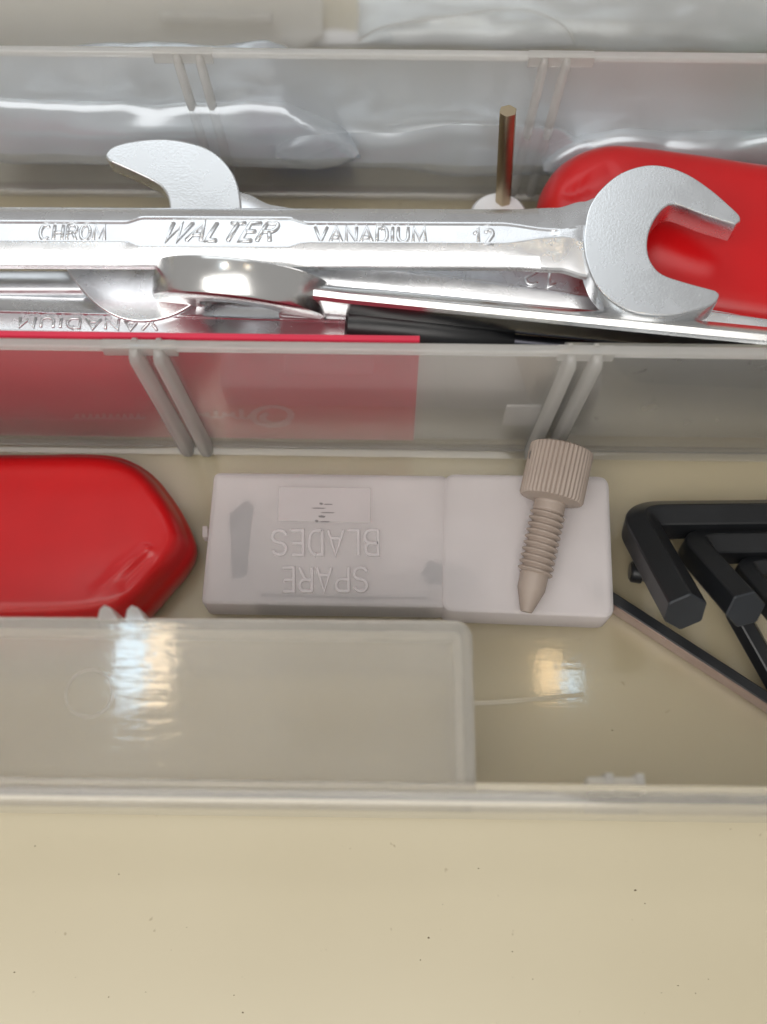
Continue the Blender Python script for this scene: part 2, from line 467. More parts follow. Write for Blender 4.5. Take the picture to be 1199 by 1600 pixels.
# raised hollow ledge in the front left corner, with its own rear wall, end wall and ribs
LT = 45.0
e0, e1 = P(0, 962, LT), P(738, 968, LT)
k = (e1.y - e0.y) / (e1.x - e0.x)
def yb(x): return e0.y + k * (x - e0.x)
def yf(x): return frA.y + d.y / d.x * (x - frA.x) + 0.6
xr = e1.x
corner = [(xr - 3.2 + 3.2 * math.sin(t), yb(xr) - 3.2 + 3.2 * math.cos(t)) for t in [math.radians(q) for q in range(0, 91, 15)]]
outl = [(-150, yf(-150)), (xr, yf(xr))] + corner[::-1] + [(-150, yb(-150))]
V, F = plate(outl, [(0.0, LT - 1.6), (0.0, LT - 0.7), (0.25, LT - 0.2), (0.7, LT)])
ledge = make('ledge_top', V, F, 'ppledge', box, angle=50)
# skirt following the ledge outline
line = [(-150, yb(-150))] + corner + [(xr, yf(xr) + 0.4)]
def strip(line, t0, t1, z0, z1):
    A = []; n = len(line)
    for i in range(n):
        p, q = Vector(line[max(0, i - 1)]), Vector(line[min(n - 1, i + 1)])
        t = (q - p).normalized(); nr = Vector((t.y, -t.x))
        A.append((Vector(line[i]) + nr * t0, Vector(line[i]) + nr * t1))
    rings = [[(a.x, a.y, z0), (b_.x, b_.y, z0), (b_.x, b_.y, z1), (a.x, a.y, z1)] for a, b_ in A]
    return loft(rings)
V, F = strip(line, 0.3, 1.9, -0.6, LT - 1.65)
skirt = make('ledge_wall', V, F, 'pp', box, angle=40)
V, F = strip(line, 1.95, 3.1, LT - 4.5, LT - 1.65)
make('stiffening_rim', V, F, 'pprib', skirt, angle=40)
eA, eB = Vector((-150, yb(-150), 0)), Vector((xr, yb(xr), 0))
for u in (170, 213):
    dd = (eB - eA).normalized(); nn = Vector((-dd.y, dd.x, 0))
    p = P(u, 950, LT); s = (p - eA).dot(dd); base = eA + dd * s
    rings = []
    for z, dp in ((0, 2.2), (LT - 6, 2.0), (LT - 1.5, 1.7), (LT + 0.2, 1.5)):
        c = base + Vector((0, 0, z))
        rings.append([c - dd * 1.7 - nn * 0.6, c - dd * 1.5 + nn * dp * 0.8, c - dd * 0.8 + nn * (dp + 0.5), c + dd * 0.3 + nn * (dp + 0.1), c + dd * 1.9 - nn * 0.6])
    V, F = loft(rings); make('rib', V, F, 'pprib', skirt, angle=60)
# moulding mark: a fine raised ring on the ledge
c = P(140, 1083, LT)
rings = []
for k_ in range(40):
    t = 2 * math.pi * k_ / 40; e = Vector((math.cos(t), math.sin(t), 0))
    rings.append([c + e * 3.9 + Vector((0, 0, -0.05)), c + e * 4.02 + Vector((0, 0, 0.06)), c + e * 4.14 + Vector((0, 0, -0.05))])
V, F = loft(rings + [rings[0]], caps=False); make('moulding_mark', V, F, 'pprib', ledge)

# tray floor and the side walls outside the picture
yB, yF = fA.y + 40, frA.y - 0.5
V, F = plate([(-150, yF), (150, yF - 4), (150, yB), (-150, yB)], [(0, -2.0), (0, 0)])
make('tray_floor', V, F, 'ppfloor', box)
for x in (-151, 151):
    V, F = plate([(x - 0.8, yF - 4), (x + 0.8, yF - 4), (x + 0.8, yB), (x - 0.8, yB)], [(0, -2), (0, WT)])
    make('side_wall', V, F, 'pp', box)
# curved fillet strips where walls meet the floor
for nm, A, B in (('fillet_strip', mA, mB), ('fillet_strip', bA, bB)):
    V, F = box_between(A, B, [(-3.4, 0.02), (-2.2, 0.35), (-1.4, 1.0), (-1.05, 2.4), (-0.9, 2.4), (-0.9, 0.02)])
    make(nm, V, F, 'pp', mid if A is mA else back, angle=60)

rp = [P(u, v, 0) for u, v in ((720, 1100), (770, 1098), (820, 1094), (870, 1089), (912, 1085))]
V, F = sweep(rp, [(-0.55, -0.1), (-0.3, 0.12), (0, 0.18), (0.3, 0.12), (0.55, -0.1)], caps=True)
make('caustic_ridge', V, F, 'ppfloor', box, angle=70)  # raised line shaped to stand in for a bright caustic on the floor

# ------------------------------------------------------------------ wrenches
ZC = 40.0
hc = P(1010, 378, ZC + 3.1)
ax = (P(900, 372, ZC + 3.1) - P(0, 368, ZC + 3.1)).normalized()
ay = Vector((-ax.y, ax.x, 0))
def loc2(u, v, z=ZC + 3.1):
    q = P(u, v, z) - hc; return (q.dot(ax), q.dot(ay))
trace = [(914, 352), (921, 322), (940, 294), (970, 270), (1006, 258), (1040, 259), (1076, 272), (1112, 296), (1142, 322), (1156, 336), (1158, 345, 1), (1150, 351, 1),
         (1104, 337), (1058, 320), (1040, 324), (1024, 343), (1014, 368), (1013, 392), (1020, 412), (1036, 428), (1070, 440), (1118, 453, 1), (1125, 461), (1117, 474),
         (1090, 485), (1050, 493), (1010, 492), (978, 484), (950, 466), (930, 442), (917, 410), (912, 380)]
HEAD = ccw(cubic([(*loc2(p[0], p[1]), *p[2:]) for p in trace], 5))

def interp(x, tab):
    if x <= tab[0][0]: return tab[0][1]
    for (a, fa), (b, fb) in zip(tab, tab[1:]):
        if x <= b:
            t = (x - a) / (b - a); t = t * t * (3 - 2 * t); return fa + (fb - fa) * t
    return tab[-1][1]
def wrench(label, mtx, L=150, texts=(), k=1.0, logo=True, headmat='chromeface', group=None, tail=True, shaftmat='chrome', ring=0, yo=0.0):
    def ring_head():
        pr = [(ring, -2.6), (ring + 0.0, 2.6), (ring - 0.25, 3.2), (ring - 0.9, 3.5), (ring * 0.50, 3.5), (ring * 0.46, 3.2), (ring * 0.46, -3.2), (ring * 0.50, -3.5), (ring - 0.9, -3.5), (ring - 0.25, -3.2)]
        rr = [[(r * math.cos(a), r * math.sin(a), z) for r, z in pr] for a in [2 * math.pi * q / 64 for q in range(65)]]
        return loft(rr, caps=False)
    base = mtx @ Vector((0, 0, -3 * k))
    R = root('open_end_wrench', base, label, 'wrench', group)
    T = lambda V: [mtx @ (Vector(v) * k) for v in V]
    X = lambda u: loc2(u, 370)[0]
    rt = [(-L, 2.2), (X(780), 2.2), (X(868), 0.8), (X(880), 0.65), (X(915), 1.6)]
    if logo: rt = [(-L, 2.2), (X(190), 2.2), (X(222), 3.3), (X(448), 3.3), (X(482), 2.2)] + rt[1:]
    et = [(-L, 6.85), (X(800), 6.85), (X(875), 7.3), (X(918), 8.8), (X(945), 10.0)]
    if ring: et = [(-L, 6.2), (X(840), 6.2), (X(900), 7.0)]
    zt = [(-L, 2.55), (X(820), 2.55), (X(895), 2.65), (X(925), 2.45), (X(950), 2.45)]
    dt = [(-L, 0.38), (X(780), 0.38), (X(862), 0.32), (X(876), 0.0), (0, 0.0)]
    xs = []; x = -L + 14.0
    while x < (X(915) if ring else X(955)):
        xs.append(x); x += 0.45 if x > X(740) or (logo and X(170) < x < X(500)) else 3.0
    rings = []
    for x in xs:
        r, e, z, dp = interp(x, rt), interp(x, et), interp(x, zt), interp(x, dt)
        half = [(e, 0.55), (e - 0.35, 0.95), (r + (e - r) * 0.55, 0.95 + (z - 0.95) * 0.56), (r + 0.45, z - 0.10), (r + 0.12, z), (r - 0.10, z - 0.04), (r - 0.34, z - dp)]
        top = half + [(r * 0.33, z - dp), (-r * 0.33, z - dp)] + [(-a, b) for a, b in half[::-1]]
        bot = [(-e, -0.55), (-e + 0.5, -1.2), (-r, -z), (r, -z), (e - 0.5, -1.2), (e, -0.55)]
        rings.append([(x, a + yo, b) for a, b in top + bot])
    V, F = loft(rings); make('shaft', T(V), F, shaftmat, R, angle=28)
    prof = [(0.32, -3.1), (0.1, -2.95), (0.0, -2.6), (0.0, 2.55), (0.06, 2.85), (0.18, 3.03), (0.36, 3.1)]
    V, F = ring_head() if ring else plate(HEAD, prof, 0.05)
    make('jaw', T(V), F, headmat, R, angle=35)
    if tail:
        h2 = [(-L - x, -y) for x, y in HEAD]
        V, F = plate(h2, prof, 0.05); make('jaw', T(V), F, headmat, R, angle=35)
    for body, x0, x1, y0, y1, sh, wd in texts:
        zb = 2.55 - 0.38
        pos = lambda x, y: Vector((x0 + (x1 - x0) * (x + sh * (y - 0.5)), y0 + (y1 - y0) * y, zb))
        for V, F in stroke_word(body, pos, wd, 0.34):
            make('lettering', T(V), F, 'chrome', R, angle=60)
    return R
def frame(org, xdir, roll):
    x = xdir.normalized(); up = Vector((0, 0, 1))
    y = up.cross(x).normalized(); z = x.cross(y)
    m = Matrix((( x.x, y.x, z.x, 0), (x.y, y.y, z.y, 0), (x.z, y.z, z.z, 0), (0, 0, 0, 1)))
    return Matrix.Translation(org) @ m @ Matrix.Rotation(math.radians(roll), 4, 'X')
zt_ = ZC + 2.2
def tx(body, u0, v0, u1, v1, sh=0.0, bold=0.0):
    x0, y1 = loc2(u0, v0, zt_); x1, y0 = loc2(u1, v1, zt_); return (body, x0, x1, y0, y1, sh, bold)
mainM = frame(Vector((hc.x, hc.y, ZC)), ax, 0)
wrench('satin chrome wrench lettered WALTER, topmost in its compartment, jaw over the red handle', mainM, 158,
       [tx('CHROM', 64, 352, 164, 375, 0, 0.38), tx('WALTER', 264, 348, 430, 376, 0.09, 0.50), tx('VANADIUM', 493, 355, 666, 379, 0, 0.42), tx('12', 740, 359, 772, 382, 0, 0.44)], yo=2.3)

# wrench standing on its edge in front of the lettered one
o2 = P(377, 455, 32.0); t2 = P(1199, 536, 36.0)
M2 = frame(o2, o2 - t2, 69)
wrench('polished wrench standing on its edge in front of the lettered wrench', M2, 165, [], 1.08, False, 'polish', shaftmat='polish', ring=16.6)

# wrench under the lettered one, jaw opening to the left
o3 = P(266, 361, 29.5); t3 = P(960, 455, 28)
M3 = frame(o3, o3 - t3, -6) @ Matrix.Diagonal((1, 1, 0.62, 1))
w3 = [('12', -68, -62.5, -1.2, 1.4, 0, 0.34)]
wrench('wrench lying crosswise under the lettered one with its jaw opening left', M3, 150, w3, 1.22, False)

# wrench along the partition at the lower left
o4 = P(-330, 500, 27); t4 = P(720, 530, 26)
M4 = frame(o4, o4 - t4, 0)
g4 = []
m4i = M4.inverted()
def l4(u, v): q = m4i @ P(u, v, 29); return q
a4, b4 = l4(30, 500), l4(245, 516)
wrench('dull wrench lying low along the red scraper handle', M4, 138, [('VANADIUM', min(a4.x, b4.x), max(a4.x, b4.x), -1.1, 1.1, 0, 0.34)], 1.0, False, tail=False)

# dark steel bar low at the left
pa, pb = P(-120, 452, 25), P(240, 452, 24)
V, F = sweep([pa, pb], hexprof(7.5)); tag(make('dark_steel_bar', V, F, 'steel', origin=pa.lerp(pb, .5) - Vector((0, 0, 4))), 'dark steel bar under the left end of the lettered wrench', 'steel bar')
# bright socket end
pa, pb = P(318, 486, 20), P(405, 482, 20)
ring = [sweep([pa, pa + (pb - pa) * .06, pa + (pb - pa) * .1, pb], circle(3.8, 24))][0]
tag(make('socket_bit', *ring, 'chrome', origin=pa - Vector((0, 0, 4))), 'small bright socket under the upright wrench', 'socket')
# dark screwdriver
pa, pb = P(540, 510, 29), P(900, 543, 27)
R = root('screwdriver', pa - Vector((0, 0, 5)), 'dark handled screwdriver low behind the scraper', 'screwdriver')
dv = (pb - pa).normalized()
def lathe(p, dv, prof, n=28, up=Vector((0, 0, 1))):
    N = (up - dv * up.dot(dv)).normalized(); B = dv.cross(N)
    return loft([[p + dv * x + (B * math.cos(2 * math.pi * k / n) + N * math.sin(2 * math.pi * k / n)) * r for k in range(n)] for x, r in prof])
V, F = lathe(pa, dv, [(0, 3.2), (0.6, 4.4), (3, 4.9), (16, 5.2), (30, 4.6), (34, 3.0), (35, 2.6)]); make('handle', V, F, 'black', R)
V, F = lathe(pa, dv, [(34, 1.6), (75, 1.6), (76, 1.2)]); make('blade', V, F, 'darksteel', R)

# ------------------------------------------------------------------ red dipped handles
def handle_mesh(outl, spine, prof, extra=None):
    o = ccw(outl); rings = []
    S0, S1 = Vector(spine[0]), Vector(spine[1]); sd = S1 - S0
    for wgt, z in prof:
        r = []
        for x, y in o:
            t = max(0, min(1, (Vector((x, y)) - S0).dot(sd) / sd.length_squared)); q = S0 + sd * t
            p = Vector((x, y)).lerp(q, wgt)
            zz = z + (extra(p.x, p.y, wgt, z) if extra else 0)
            r.append((p.x, p.y, zz))
        rings.append(r)
    return loft(rings, caps=True)
def seg_d(p, a, b):
    p, a, b = Vector(p), Vector(a), Vector(b); t = max(0, min(1, (p - a).dot(b - a) / (b - a).length_squared)); return (p - a.lerp(b, t)).length, t
# front compartment
ZR = 15.0
px = [(-420, 711), (0, 710), (60, 710), (120, 709), (170, 711), (205, 720), (240, 742), (268, 775), (289, 808), (301, 836), (305, 854), (300, 873), (285, 896), (262, 922), (238, 950), (214, 972), (180, 990), (120, 1000), (0, 1003), (-420, 1004)]
outl = cubic([tuple(P(u, v, 6)[:2]) for u, v in px], 6)
c0, c1 = P(-420, 858, 9), P(205, 856, 9)
ca, cb = P(150, 925, ZR)[:2], P(231, 858, ZR)[:2]
cc, cf = P(195, 912, ZR)[:2], P(232, 872, ZR)[:2]
def crease(x, y, wgt, z):
    if z < 8: return 0
    q, t = seg_d((x, y), ca, cb); h = 0.5 * math.exp(-(q / 0.9) ** 2) * min(1, 0.35 + t)
    q, t = seg_d((x, y), cc, cf); h -= 0.35 * math.exp(-(q / 1.1) ** 2)
    return h
prof = [(0.10, 0.05), (0.02, 0.8), (0.0, 3.0), (0.0, 5.0), (0.012, 6.4), (0.04, 7.4), (0.065, 8.0), (0.085, 9.2), (0.11, 10.9), (0.14, 12.4), (0.18, 13.6), (0.225, 14.4), (0.28, 14.85), (0.33, 15.02), (0.38, 15.1), (0.45, 15.17), (0.5, 15.2), (0.55, 15.25), (0.6, 15.3), (0.7, 15.35), (0.8, 15.4), (0.9, 15.42), (0.985, 15.42)]
V, F = handle_mesh(outl, (c0[:2], c1[:2]), prof, crease)
tag(make('dipped_handle', V, F, 'red', origin=P(0, 858, 0), angle=70), 'glossy red vinyl dipped handle end on the front compartment floor', 'tool handle', 'red dipped tool handles')
# rear compartment
px = [(1500, 312), (1199, 274), (1090, 258), (1000, 246), (945, 242), (905, 250), (872, 268), (850, 294), (838, 326), (832, 366), (834, 406), (846, 442), (868, 470), (900, 492), (950, 508), (1060, 524), (1199, 545), (1500, 590)]
outl = cubic([tuple(P(u, v, 22)[:2]) for u, v in px], 6)
c0, c1 = P(985, 372, 22), P(1500, 450, 22)
ga, gb = P(893, 302, 31)[:2], P(955, 272, 31)[:2]
def dent(x, y, wgt, z):
    if z < 24: return 0
    q, t = seg_d((x, y), ga, gb); return -0.9 * math.exp(-(q / 1.3) ** 2)
prof = [(0.12, 16.00), (0.03, 16.60), (0.0, 19.00), (0.0, 22.50), (0.02, 24.80), (0.06, 26.80), (0.10, 28.20), (0.15, 29.40), (0.20, 30.20), (0.26, 30.70), (0.32, 31.00), (0.38, 31.20), (0.45, 31.35), (0.55, 31.50), (0.7, 31.60), (0.85, 31.70), (0.98, 31.70)]
V, F = handle_mesh(outl, (c0[:2], c1[:2]), prof, dent)
tag(make('dipped_handle', V, F, 'red', origin=P(1100, 400, 16), angle=70), 'red vinyl dipped handle end under the open jaw of the lettered wrench', 'tool handle', 'red dipped tool handles')

# ------------------------------------------------------------------ scraper standing behind the partition
sd = (mB - mA).normalized(); sn = Vector((-sd.y, sd.x, 0))
def on_mid(u, v, z, off):
    p = P(u, v, z); s = (p - mA).dot(sd); return mA + sd * s + sn * off
R = root('scraper', on_mid(300, 600, 0, 3), 'scraper with red printed handle and silver blade standing behind the partition', 'scraper')
xb = on_mid(652, 600, 30, 2.35)
a = on_mid(-500, 530, WT, 2.35)
V, F = box_between(a, xb, [(-0.7, 1.0), (-0.9, 2), (-0.9, 46.2), (-0.6, 46.6), (0.3, 46.6), (0.6, 46.2), (0.6, 2), (0.4, 1.0)])
H = make('handle', V, F, 'redflat', R, angle=50)
xf = on_mid(884, 600, 30, 2.4)
V, F = box_between(xb + sn * 0.05 - sd * 0.1, xf, [(-0.35, 1.2), (-0.35, 32), (1.5, 40.5), (1.9, 40.2), (0.45, 32), (0.45, 1.2)])
Bl = make('ferrule', V, F, 'ferrule', R, angle=20)
b = on_mid(1500, 560, WT, 3.6)
V, F = box_between(xf - sd * 2 + sn * 1.1, b, [(-0.3, 1.2), (-0.3, 42), (0.1, 43), (0.3, 42), (0.3, 1.2)])
make('blade', V, F, 'steel', R, angle=20)
q0, q1 = on_mid(788, 645, 14, 0), on_mid(846, 645, 14, 0)
def on_face(u, v):
    # intersection of the pixel ray with the handle's front face
    n = sn; p0 = mA + sn * 1.42
    q = P(u, v, 0); dr = (q - CAM); t = (p0 - CAM).dot(n) / dr.dot(n); return CAM + dr * t
zl, zh = on_face(815, 660).z, on_face(815, 630).z
V, F = box_between(q0, q1, [(1.75, zl), (1.75, zh), (2.3, zh), (2.3, zl)])
make('slot_plate', V, F, 'white', Bl, bevel=0.3)
# printed emblem on the handle: swirl ring and an illegible script line
def stroke(pts, wd):
    rings = []
    for i, p in enumerate(pts):
        t = (pts[min(i + 1, len(pts) - 1)] - pts[max(0, i - 1)]).normalized(); s = t.cross(sn).normalized()
        rings.append([p - s * wd - sn * 0.06, p + s * wd - sn * 0.06, p + s * wd + sn * 0.1, p - s * wd + sn * 0.1])
    return loft(rings)
sw = []
for k_ in range(60):
    t = 0.6 + 2 * math.pi * 1.55 * k_ / 59; rr = 1 - 0.62 * max(0, (k_ - 30) / 29)
    sw.append(on_face(427 + 31 * rr * math.cos(t), 643 + 15 * rr * math.sin(t)))
make('printed_emblem', *stroke(sw, 0.75), 'ink', H)
wig = []
for k_ in range(90):
    t = k_ / 89; am = 11 * (1 - 0.55 * t)
    wig.append(on_face(388 - 110 * t + 4 * math.cos(t * 52), 640 + am * 0.8 * math.sin(t * 52) * (0.6 + 0.4 * math.sin(t * 17))))
make('printed_script', *stroke(wig, 0.38), 'ink', H)
wig = [on_face(225 - 110 * k_ / 59 + 2 * math.cos(k_ * 1.1), 643 + 4.5 * math.sin(k_ * 1.1)) for k_ in range(60)]
make('printed_script', *stroke(wig, 0.3), 'ink', H)

# ------------------------------------------------------------------ bronze hex key standing in the rear compartment
top_, bot_ = P(794, 173, 43), P(786, 322, 17)
dr = (bot_ - top_).normalized(); foot = top_ + dr * ((2.0 - 43) / dr.z)
path = fillet([top_, foot, foot + Vector((18, 6, 0))], 3.5)
V, F = sweep(path, hexprof(3.3, 0.3), up=Vector((0, 1, 0)))
tag(make('hex_key', V, F, 'brass', origin=foot), 'thin bronze coloured hex key standing upright by the back wall', 'hex key', 'hex keys')
c = P(779, 343, 17)
V, F = lathe(Vector((c.x, c.y, 0.05)), Vector((0, 0, 1)), [(0, 6.5), (15, 6.9), (17.4, 6.7), (18.4, 6.0), (18.8, 4), (18.9, 0.6)], 36, Vector((0, 1, 0)))
tag(make('bottle_cap', V, F, 'white', origin=(c.x, c.y, 0)), 'white round plastic cap behind the lettered wrench', 'cap')

# ------------------------------------------------------------------ spare blades case
CT = 9.5
case = root('blade_case', P(640, 850, 0), 'frosted plastic spare blades case lying under the beige thumb screw', 'blade case')
def rrect(c4, r=1.6, k=5):
    o = []
    n = len(c4)
    for i in range(n):
        p, q, s = Vector(c4[i - 1]), Vector(c4[i]), Vector(c4[(i + 1) % n])
        u, v = (p - q).normalized(), (s - q).normalized()
        for j in range(k + 1):
            t = j / k; A_, C_ = q + u * r, q + v * r
            o.append(tuple(A_ * (1 - t) ** 2 + q * 2 * t * (1 - t) + C_ * t * t))
    return o
def shell(name, px4, z0, z1, th, mat, par, r=1.6, ztrace=None):
    """hollow closed shell: outer skin plus an inner skin facing the cavity"""
    zt2 = z1 if ztrace is None else ztrace
    o = ccw(rrect([tuple(P(u, v, zt2)[:2]) for u, v in px4], r))
    V1, F1 = plate(o, [(0.6, z0), (0.15, z0 + 0.25), (0, z0 + 0.7), (0, z1 - 0.9), (0.2, z1 - 0.3), (0.7, z1)])
    V2, F2 = plate(inset(o, th), [(0.3, z0 + th), (0, z0 + th + 0.4), (0, z1 - th - 0.4), (0.3, z1 - th)])
    ob = make(name, V1, F1, mat, par, angle=40)
    n = len(V1)
    me = ob.data
    bm = bmesh.new(); bm.from_mesh(me)
    o0 = Vector(par['_o'])
    vs = [bm.verts.new((Vector(v) - o0) * S) for v in V2]
    fs = [bm.faces.new([vs[i] for i in f]) for f in F2]
    bmesh.ops.recalc_face_normals(bm, faces=fs)
    bmesh.ops.reverse_faces(bm, faces=fs)
    for f in fs: f.smooth = True
    bm.to_mesh(me); bm.free(); me.set_sharp_from_angle(angle=math.radians(40))
    return ob
bodyp = [(334, 737), (700, 742), (700, 950), (314, 944)]
body = shell('case_body', bodyp, 0.1, CT, 0.9, 'case', case)
lidp = [(694, 740), (953, 743), (962, 971), (690, 951)]
lidp = [(694, 739), (952, 743), (961, 966), (690, 955)]
lid = shell('case_lid', lidp, 0.06, CT + 0.55, 0.8, 'case', case, 2.6)
# small nib on the end
V, F = plate([tuple(P(u, v, 5)[:2]) for u, v in ((318, 825), (326, 825), (326, 842), (318, 842))], [(0, 3), (0, 6.5)])
make('nib', V, F, 'case', body, bevel=0.2)
lp = [tuple(P(u, v, CT)[:2]) for u, v in ((437, 761), (580, 763), (579, 817), (434, 814))]
V, F = plate(lp, [(0, CT - 0.2), (0, CT + 0.10), (0.05, CT + 0.14)])
make('label_panel', V, F, 'paper', body)
# scuffs on the panel
sv, sf = [], []
for u, v, wu, wv in ((502, 787, 3, 2), (513, 788, 8, 1), (498, 794, 12, 1), (512, 801, 12, 1), (503, 807, 6, 2), (495, 814, 3, 2), (508, 815, 9, 1)):
    i = len(sv); sv += [P(u - wu, v - wv * .5, CT + 0.16), P(u, v - wv, CT + .16), P(u + wu, v - wv * .3, CT + 0.16), P(u + wu * .7, v + wv, CT + 0.16), P(u - wu * .6, v + wv * .8, CT + 0.16)]
    sf.append((i, i + 1, i + 2, i + 3, i + 4))
make('scuff', sv, sf, 'smudge', body)
# embossed stroke lettering, upside down to the camera
for word, u0, u1, v0, v1 in (('BLADES', 425, 593, 829, 867), ('SPARE', 442, 575, 887, 924)):
    # the words read upside down, so each starts at its right end in the picture
    for V, F in stroke_word(word, lambda x, y: P(u1 + (u0 - u1) * x, v0 + (v1 - v0) * y, CT), 0.40, 0.30, 0.28, 0.62):
        make('lettering', V, F, 'emboss', body, angle=25)
# blades inside the case
def blade_stack(name, pxs, z0, z1, label):
    V, F = plate([tuple(P(u, v, z1)[:2]) for u, v in pxs], [(0, z0), (0, z1 - 1.6), (0.5, z1 - 0.5), (1.4, z1)])
    return tag(make(name, V, F, 'bladesteel', origin=P(pxs[0][0], pxs[0][1], z0)), label, 'blade')
blade_stack('spare_blade', [(352, 800), (388, 772), (404, 790), (392, 905), (356, 915)], 1.3, 8.82, 'dark blade end showing faintly through the left end of the frosted case')
blade_stack('spare_blade', [(650, 895), (668, 868), (735, 885), (752, 900), (740, 918), (662, 922)], 1.3, 8.82, 'dark blade end showing faintly where the case lid begins')
blade_stack('spare_blade', [(400, 918), (560, 926), (676, 924), (676, 946), (400, 942)], 1.3, 8.7, 'grey blade edge showing faintly along the near side of the case')

# ------------------------------------------------------------------ beige thumb screw
kt = P(879, 699, 17.5); tipp = P(822, 957, 11.2)
kt = Vector((kt.x, kt.y, 17.5)); tipp = Vector((tipp.x, tipp.y, 11.6))
sv_ = tipp - kt; LEN = sv_.length; sdv = sv_.normalized()
R = root('thumb_screw', Vector((kt.x, kt.y, CT)).lerp(Vector((tipp.x, tipp.y, CT)), .5), 'beige plastic thumb screw with fluted knob lying across the blade case', 'screw')
N0 = Vector((0, 0, 1)); N0 = (N0 - sdv * N0.dot(sdv)).normalized(); B0 = sdv.cross(N0)
def rev(stations, n, rf):
    rings = []
    for x, r in stations:
        rings.append([kt + sdv * x + (B0 * math.cos(2 * math.pi * k / n) + N0 * math.sin(2 * math.pi * k / n)) * rf(x, r, 2 * math.pi * k / n) for k in range(n)])
    return loft(rings)
KL = LEN * 0.325; KR = 6.75; NF = 40
def flute(x, r, t):
    if r < KR - 0.65: return r
    s = abs(math.sin(t * NF / 2)) ** 0.75
    return r - 0.42 * (1 - s)
V, F = rev([(0.0, KR - 2.6), (0.0, KR - 1.2), (0.05, KR - 0.7), (0.4, KR - 0.1), (1, KR), (KL * .5, KR), (KL - .5, KR), (KL - .12, KR - .25), (KL, KR - .65), (KL, KR - 1.6), (KL + 0.5, KR - 2.4), (KL + 0.5, 3.0)], 400, flute)
make('knob', V, F, 'peek', R, angle=40)
xa, xb_ = KL + 0.4, LEN * 0.775
pitch = (xb_ - xa - 2.0) / 10.2
st = []
x = xa
while x < xb_:
    st.append((x, 3.42)); x += 0.13
def thr(x, r, t):
    if x < xa + 2.0: return 3.3 if x > xa + 0.4 else 3.4
    u = ((x - xa - 2.0) / pitch - t / (2 * math.pi)) % 1.0
    tri = 1 - abs(2 * u - 1)
    tri = min(1, max(0, (tri - 0.12) / 0.70))
    fade = min(1, (x - xa - 2.0) / 0.5)
    return 2.85 + (0.85 * tri) * fade + 0.45 * (1 - fade)
V, F = rev(st, 56, thr); make('threaded_shank', V, F, 'peek', R, angle=38)
V, F = rev([(xb_ - 0.3, 2.75), (xb_ - .05, 2.95), (xb_ + 0.3, 2.95), (LEN * 0.862, 2.9), (LEN * 0.872, 2.8), (LEN * 0.99, 1.35), (LEN, 1.2), (LEN, 0.5)], 56, lambda x, r, t: r)
make('tip', V, F, 'peek', R, angle=25)
# nick in the knob's rim, its shade painted as a flush dark patch
q = kt + sdv * 3.4 + (B0 * math.cos(math.radians(28)) + N0 * math.sin(math.radians(28))) * 0
best = None
for deg in range(0, 360, 6):
    e = B0 * math.cos(math.radians(deg)) + N0 * math.sin(math.radians(deg)); p = kt + sdv * 3.6 + e * KR
    if e.x < -0.8 and e.z > 0.25 and (best is None or e.x < best[1].x): best = (p, e)
if best:
    p, e = best; tn = sdv.cross(e)
    V = [p + e * 0.02 + sdv * a + tn * b for a, b in ((-0.9, -0.15), (-0.6, 0.3), (0.2, 0.35), (0.9, 0.05), (0.5, -0.3), (-0.3, -0.35))]
    V2 = [v - e * 0.4 for v in V]
    make('nick', *loft([V2, V]), 'nick', R)

# ------------------------------------------------------------------ black hex keys
def hexkey(label, pts, af, ph, r, zs):
    path = fillet([P(u, v, z) for (u, v), z in zip(pts, zs)], r, 12)
    R = root('hex_key', Vector((path[-1].x, path[-1].y, 0)), label, 'hex key', 'hex keys')
    end = path[-1]; t = (path[-1] - path[-2]).normalized()
    pr = hexprof(af, ph, 0.06)
    V, F = sweep(path[:-1] + [end - t * 0.35], pr)
    make('shank', V, F, 'black', R, angle=22)
    # chamfered end cap
    n = None; up = Vector((0, 0, 1)); N = None
    for i, p in enumerate(path):
        tt = (path[min(len(path) - 1, i + 1)] - path[max(0, i - 1)]).normalized()
        N = (up - tt * up.dot(tt)) if N is None else (N - tt * N.dot(tt)); N.normalize()
    B = t.cross(N)
    rings = [[end - t * 0.35 + B * a * s + N * b * s + t * dx for a, b in pr] for s, dx in ((1.0, 0), (0.99, 0.12), (0.93, 0.35))]
    V, F = loft(rings); make('end_face', V, F, 'blackend', R, angle=15)
    return R
hexkey('largest black hex key, outermost of the nested set beside the blade case', [(1500, 807), (992, 813), (1072, 957)], 7.7, 0.0, 6.0, (5, 6, 26))
hexkey('second black hex key nested inside the largest one', [(1500, 848), (1078, 854), (1166, 953)], 7.0, 0.1, 5.5, (6, 7, 27))
hexkey('third black hex key, innermost and cut off by the right edge', [(1500, 884), (1158, 890), (1240, 985)], 5.2, 0.1, 4.5, (7, 8, 25))
pa, pb = P(920, 924, 0), P(1330, 1190, 0)
R = root('flat_bar', pa.lerp(pb, .5), 'flat steel bar on edge with dark top, running from under the blade case corner', 'steel bar')
V, F = box_between(pa, pb, [(-1.3, 0.1), (-1.3, 5.2), (1.3, 5.2), (1.3, 0.1)]); make('bar', V, F, 'steelreflect', R, bevel=0.25)
V, F = box_between(pa, pb, [(-1.2, 5.22), (-1.0, 5.6), (1.0, 5.6), (1.2, 5.22)]); make('top_edge', V, F, 'black', R, bevel=0.1)
pa, pb = P(1150, 955, 3.0), P(1235, 1105, 3.0)
V, F = sweep([pa, pb], hexprof(4.6, 0)); tag(make('hex_key', V, F, 'black', origin=pa.lerp(pb, .5) - Vector((0, 0, 3)), angle=22), 'short black hex key below the second nested key at the right edge', 'hex key', 'hex keys')
pa, pb = P(984, 893, 2.6), P(1040, 897, 2.6)
